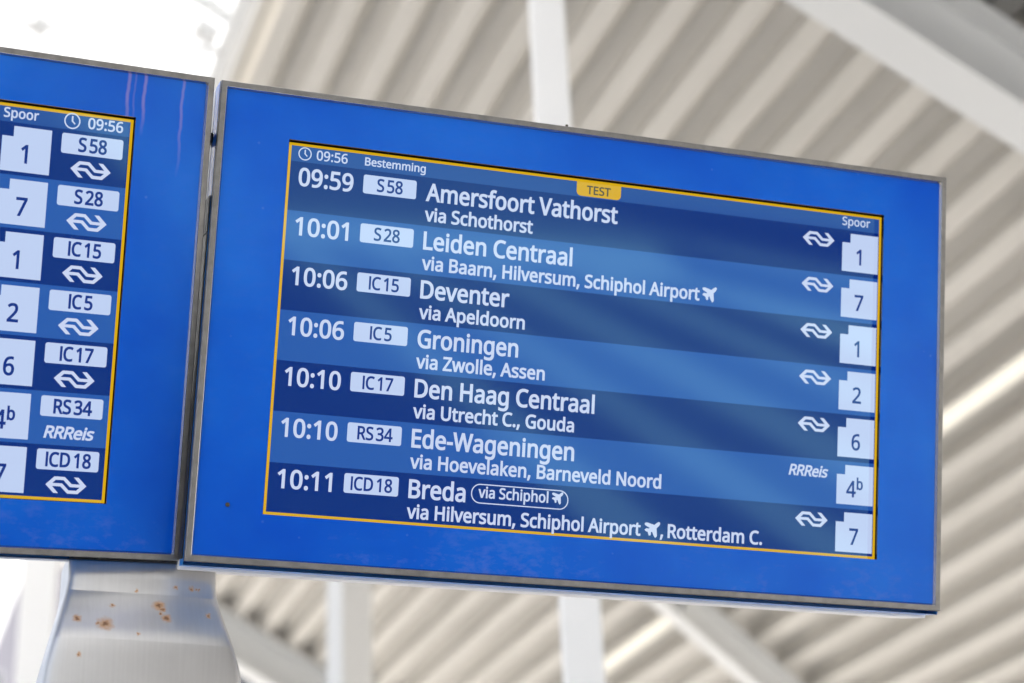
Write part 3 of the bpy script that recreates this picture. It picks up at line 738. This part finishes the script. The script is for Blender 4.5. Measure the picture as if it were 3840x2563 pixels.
    # small lifting eyes on the top edge
    for x in (.5648,):
        bm = bmesh.new()
        bmesh.ops.create_cone(bm, cap_ends=True, segments=12, radius1=.0024, radius2=.002, depth=.005, matrix=Matrix.Translation((x, BH + .002, -.003)) @ Matrix.Rotation(R_(90), 4, 'X'))
        bm_obj('bolt', bm, root, M_BOLT)
    return root

def left_board():
    root = empty('departure_board', ML, 'left-hand blue departure board with drip marks, mostly cut off by the picture edge', 'departure board', G_BOARD)
    wx0, wx1, wy0, wy1 = -1.1368, -.1165, .0797, .6632
    board_shell(root, -BW, 0, M_BLUE_L, wx0, wx1, wy0, wy1)
    X0, X1, Y0_, Y1_, TH = -1.1420, -.1155, .0803, .6618, .0044
    border(root, X0, X1, Y0_, Y1_, TH)
    hy = .6345
    hd = flat('header_bar', root, [(poly_mesh('h', [rect(X0 + TH - .0005, X1 - TH + .0005, hy, Y1_ - TH + .0005)], -REC), M_HEAD)])
    flat('column_heading', hd, [(poly_mesh('c', text_fit('Spoor', -.3091, -.2584, .6412, .0140), ZT, .00045), M_TEXT)])
    flat('clock_icon', hd, [(poly_mesh('c', clock_polys(-.2080, .6477, .0122), ZT), M_TEXT)])
    flat('clock_time', hd, [(poly_mesh('c', text_fit('09:56', -.1836, -.1311, .6396, .0160), ZT, .0005), M_TEXT)])
    for i, (tm, num, dest, dx1, via, vx1, op, pl) in enumerate(ROWS):
        y0 = hy - .0006 - PITCH * (i + 1) + .0012
        yb = max(y0, Y0_ + TH - .0005)
        row = flat('departure_row', root, [(poly_mesh('r', [rect(X0 + TH - .0005, X1 - TH + .0005, yb, hy if i == 0 else y0 + PITCH)], -REC), M_DARK if i % 2 == 0 else M_LITE)])
        row['label'] = '%s blue row with train number %s' % ('dark' if i % 2 == 0 else 'light', num)
        q = [(-.3092, y0 + .0053), (-.2366, y0 + .0053), (-.2366, y0 + .0729), (-.2927, y0 + .0729), (-.2927, y0 + .0572), (-.3092, y0 + .0572)]
        q = [(u, max(v, yb + .0002)) for u, v in q]
        flat('platform_number', row, [(poly_mesh('p', [q], ZB), M_BADGE), (poly_mesh('p', platform_text(pl, -.2730, y0 + .0195, .0265), ZT, .0008), M_INK)])
        flat('service_badge', row, [(poly_mesh('b', [rrect(-.2215, -.1285, y0 + .0420, y0 + .0724, .0035)], ZB), M_BADGE),
                                    (poly_mesh('b', badge_text(num, -.1745, y0 + .0472, .0205), ZT, .0008), M_INK)])
        if op == 'ns':
            flat('operator_logo', row, [(poly_mesh('l', logo_polys(-.2056, -.1444, y0 + .0203), ZT), M_TEXT)])
        else:
            flat('operator_logo', row, [(poly_mesh('l', rr_word(-.2133, -.1380, y0 + .0105, .0172), ZT, .0008), M_TEXT)])
    return root

rb_ = right_board()
box_obj('hinge_block', (-.020, -.0015, .648, .664, -.060, -.030), rb_, M_STEELDARK, 0.002)
box_obj('dark_side_strip', (-.0032, -.0012, .004, .500, -.124, -.010), rb_, M_BLACK)  # dark strips added on the side face to blacken the gap between boards
box_obj('dark_side_strip', (-.0030, -.0012, .503, .560, -.124, -.010), rb_, M_STEELDARK)
left_board()

# ------------------------------------------------------------------ metal pillar under the joint of the boards
PX = Vector((math.cos(R_(19.5)), math.sin(R_(19.5)), 0)); PN = Vector((math.sin(R_(19.5)), -math.cos(R_(19.5)), 0))
PO = Vector((-.515, 2.8883, 0))
pil = empty('support_pillar', Matrix.Translation(PO) @ Matrix((PX, Vector((0, 0, 1)), PN)).transposed().to_4x4(),
            'flared stainless steel pillar with rust spots holding up the two boards', 'pillar')
M_INOX = mat('brushed stainless steel', (0.56, 0.56, 0.57), 0.36, 0.7)
N, L, b = nodes(M_INOX)
brush = noise(M_INOX, 30, 5, 0.6, stretch=(7, 0.25, 1))
blot = noise(M_INOX, 14, 4, 0.6)
base = ramp(M_INOX, math_(M_INOX, 'ADD', math_(M_INOX, 'MULTIPLY', brush, 0.5), math_(M_INOX, 'MULTIPLY', blot, 0.5)), 0.35, (0.57, 0.56, 0.55), 0.65, (0.625, 0.615, 0.605))
tc = N.new('ShaderNodeTexCoord')
wn = N.new('ShaderNodeTexNoise'); wn.inputs['Scale'].default_value = 150; wn.inputs['Detail'].default_value = 3
L.new(tc.outputs['Object'], wn.inputs['Vector'])
wv = N.new('ShaderNodeVectorMath'); wv.operation = 'MULTIPLY_ADD'
L.new(wn.outputs['Color'], wv.inputs[0]); wv.inputs[1].default_value = (0.012, 0.012, 0.0); wv.inputs[2].default_value = (-0.006, -0.006, 0)
wa = N.new('ShaderNodeVectorMath'); wa.operation = 'ADD'
L.new(tc.outputs['Object'], wa.inputs[0]); L.new(wv.outputs[0], wa.inputs[1])
wm = N.new('ShaderNodeVectorMath'); wm.operation = 'MULTIPLY'
L.new(wa.outputs[0], wm.inputs[0]); wm.inputs[1].default_value = (1, 1, 0)
rust = None
core = None
for (u, z, r) in ((-.0307, -.0512, .0060), (-.0265, -.058, .0035), (-.0200, -.0735, .0050), (-.0285, -.066, .0022), (-.1112, -.0914, .0075), (-.122, -.0905, .0025), (-.1515, -.0835, .0042),
                  (.0185, -.0166, .0030), (.0268, -.0168, .0016), (.0320, -.0170, .0014), (.0429, -.0628, .0030), (-.004, -.0166, .0022), (-.1478, -.144, .0022), (-.0640, -.0250, .0020), (-.0997, -.0557, .0026), (-.063, -.107, .0022)):
    dn = N.new('ShaderNodeVectorMath'); dn.operation = 'DISTANCE'
    L.new(wm.outputs[0], dn.inputs[0]); dn.inputs[1].default_value = (u, 2.70 + z, 0)
    for tgt, k in (('r', 2.0), ('c', 0.75)):
        mr = N.new('ShaderNodeMapRange'); mr.inputs[1].default_value = r * k; mr.inputs[2].default_value = r * k * 0.35
        L.new(dn.outputs['Value'], mr.inputs[0])
        if tgt == 'r': rust = mr.outputs[0] if rust is None else math_(M_INOX, 'MAXIMUM', rust, mr.outputs[0])
        else: core = mr.outputs[0] if core is None else math_(M_INOX, 'MAXIMUM', core, mr.outputs[0])
c = mixc(M_INOX, math_(M_INOX, 'MULTIPLY', rust, 0.75), base, (0.56, 0.25, 0.045))
c = mixc(M_INOX, math_(M_INOX, 'MULTIPLY', core, 0.85), c, (0.16, 0.06, 0.02))
L.new(c, b.inputs['Base Color'])
L.new(math_(M_INOX, 'MULTIPLY', math_(M_INOX, 'SUBTRACT', 1.0, rust), 0.70), b.inputs['Metallic'])
bump(M_INOX, brush, 0.02, 0.001)

# front outline (left x, right x, depth offset) by height; two folds make three faces
PROF = [(2.735, -.1631, .0582, -.0100), (2.690, -.1636, .0585, -.0112), (2.6715, -.1660, .0620, -.0118), (2.6695, -.1662, .0624, -.0112), (2.6275, -.1760, .0700, .0120), (2.604, -.1812, .0748, .0253),
        (2.583, -.1857, .0788, .0370), (2.580, -.1864, .0795, .0376), (2.560, -.1905, .0860, .0372), (2.536, -.1948, .0908, .0362), (2.500, -.1985, .0935, .0342), (2.42, -.203, .096, .028), (2.30, -.203, .096, .020), (0.0, -.203, .096, .020)]
RB = .012
bm = bmesh.new()
rings = []
for (z, xl, xr, d) in PROF:
    pts = []
    for cx, sgn in ((xl, -1), (xr, 1)):
        arc = []
        for k in range(5):
            a = R_(90 * k / 4)
            arc.append((cx + (-sgn) * RB + sgn * RB * math.sin(a), d - RB + RB * math.cos(a)))
        pts.append(arc)
    x0_, x1_ = xl + RB, xr - RB
    mid = []
    for k in range(1, 24):
        t = k / 24
        mid.append((x0_ + (x1_ - x0_) * t, d + .004 * (1 - (2 * t - 1) ** 2)))
    loop = [(xl, -.12)] + pts[0][::-1] + mid + pts[1] + [(xr, -.12)]
    rings.append([bm.verts.new((u, z, w)) for u, w in loop])
for a, b_ in zip(rings, rings[1:]):
    n = len(a)
    for k in range(n):
        bm.faces.new((a[k], a[(k + 1) % n], b_[(k + 1) % n], b_[k]))
bm.faces.new(rings[0])
bm_obj('pillar_shell', bm, pil, M_INOX, smooth=True)
# dark clamp post in the gap between the boards, with its pale upper tube and the hinge block
bm = bmesh.new()
add_box(bm, -.012, .060, 2.84, 3.33, -.150, -.130)
bm_obj('clamp_post', bm, pil, M_STEELDARK)
box_obj('clamp_sleeve', (-.006, .055, 3.331, 3.43, -.150, -.132), pil, M_ALU, 0.003)
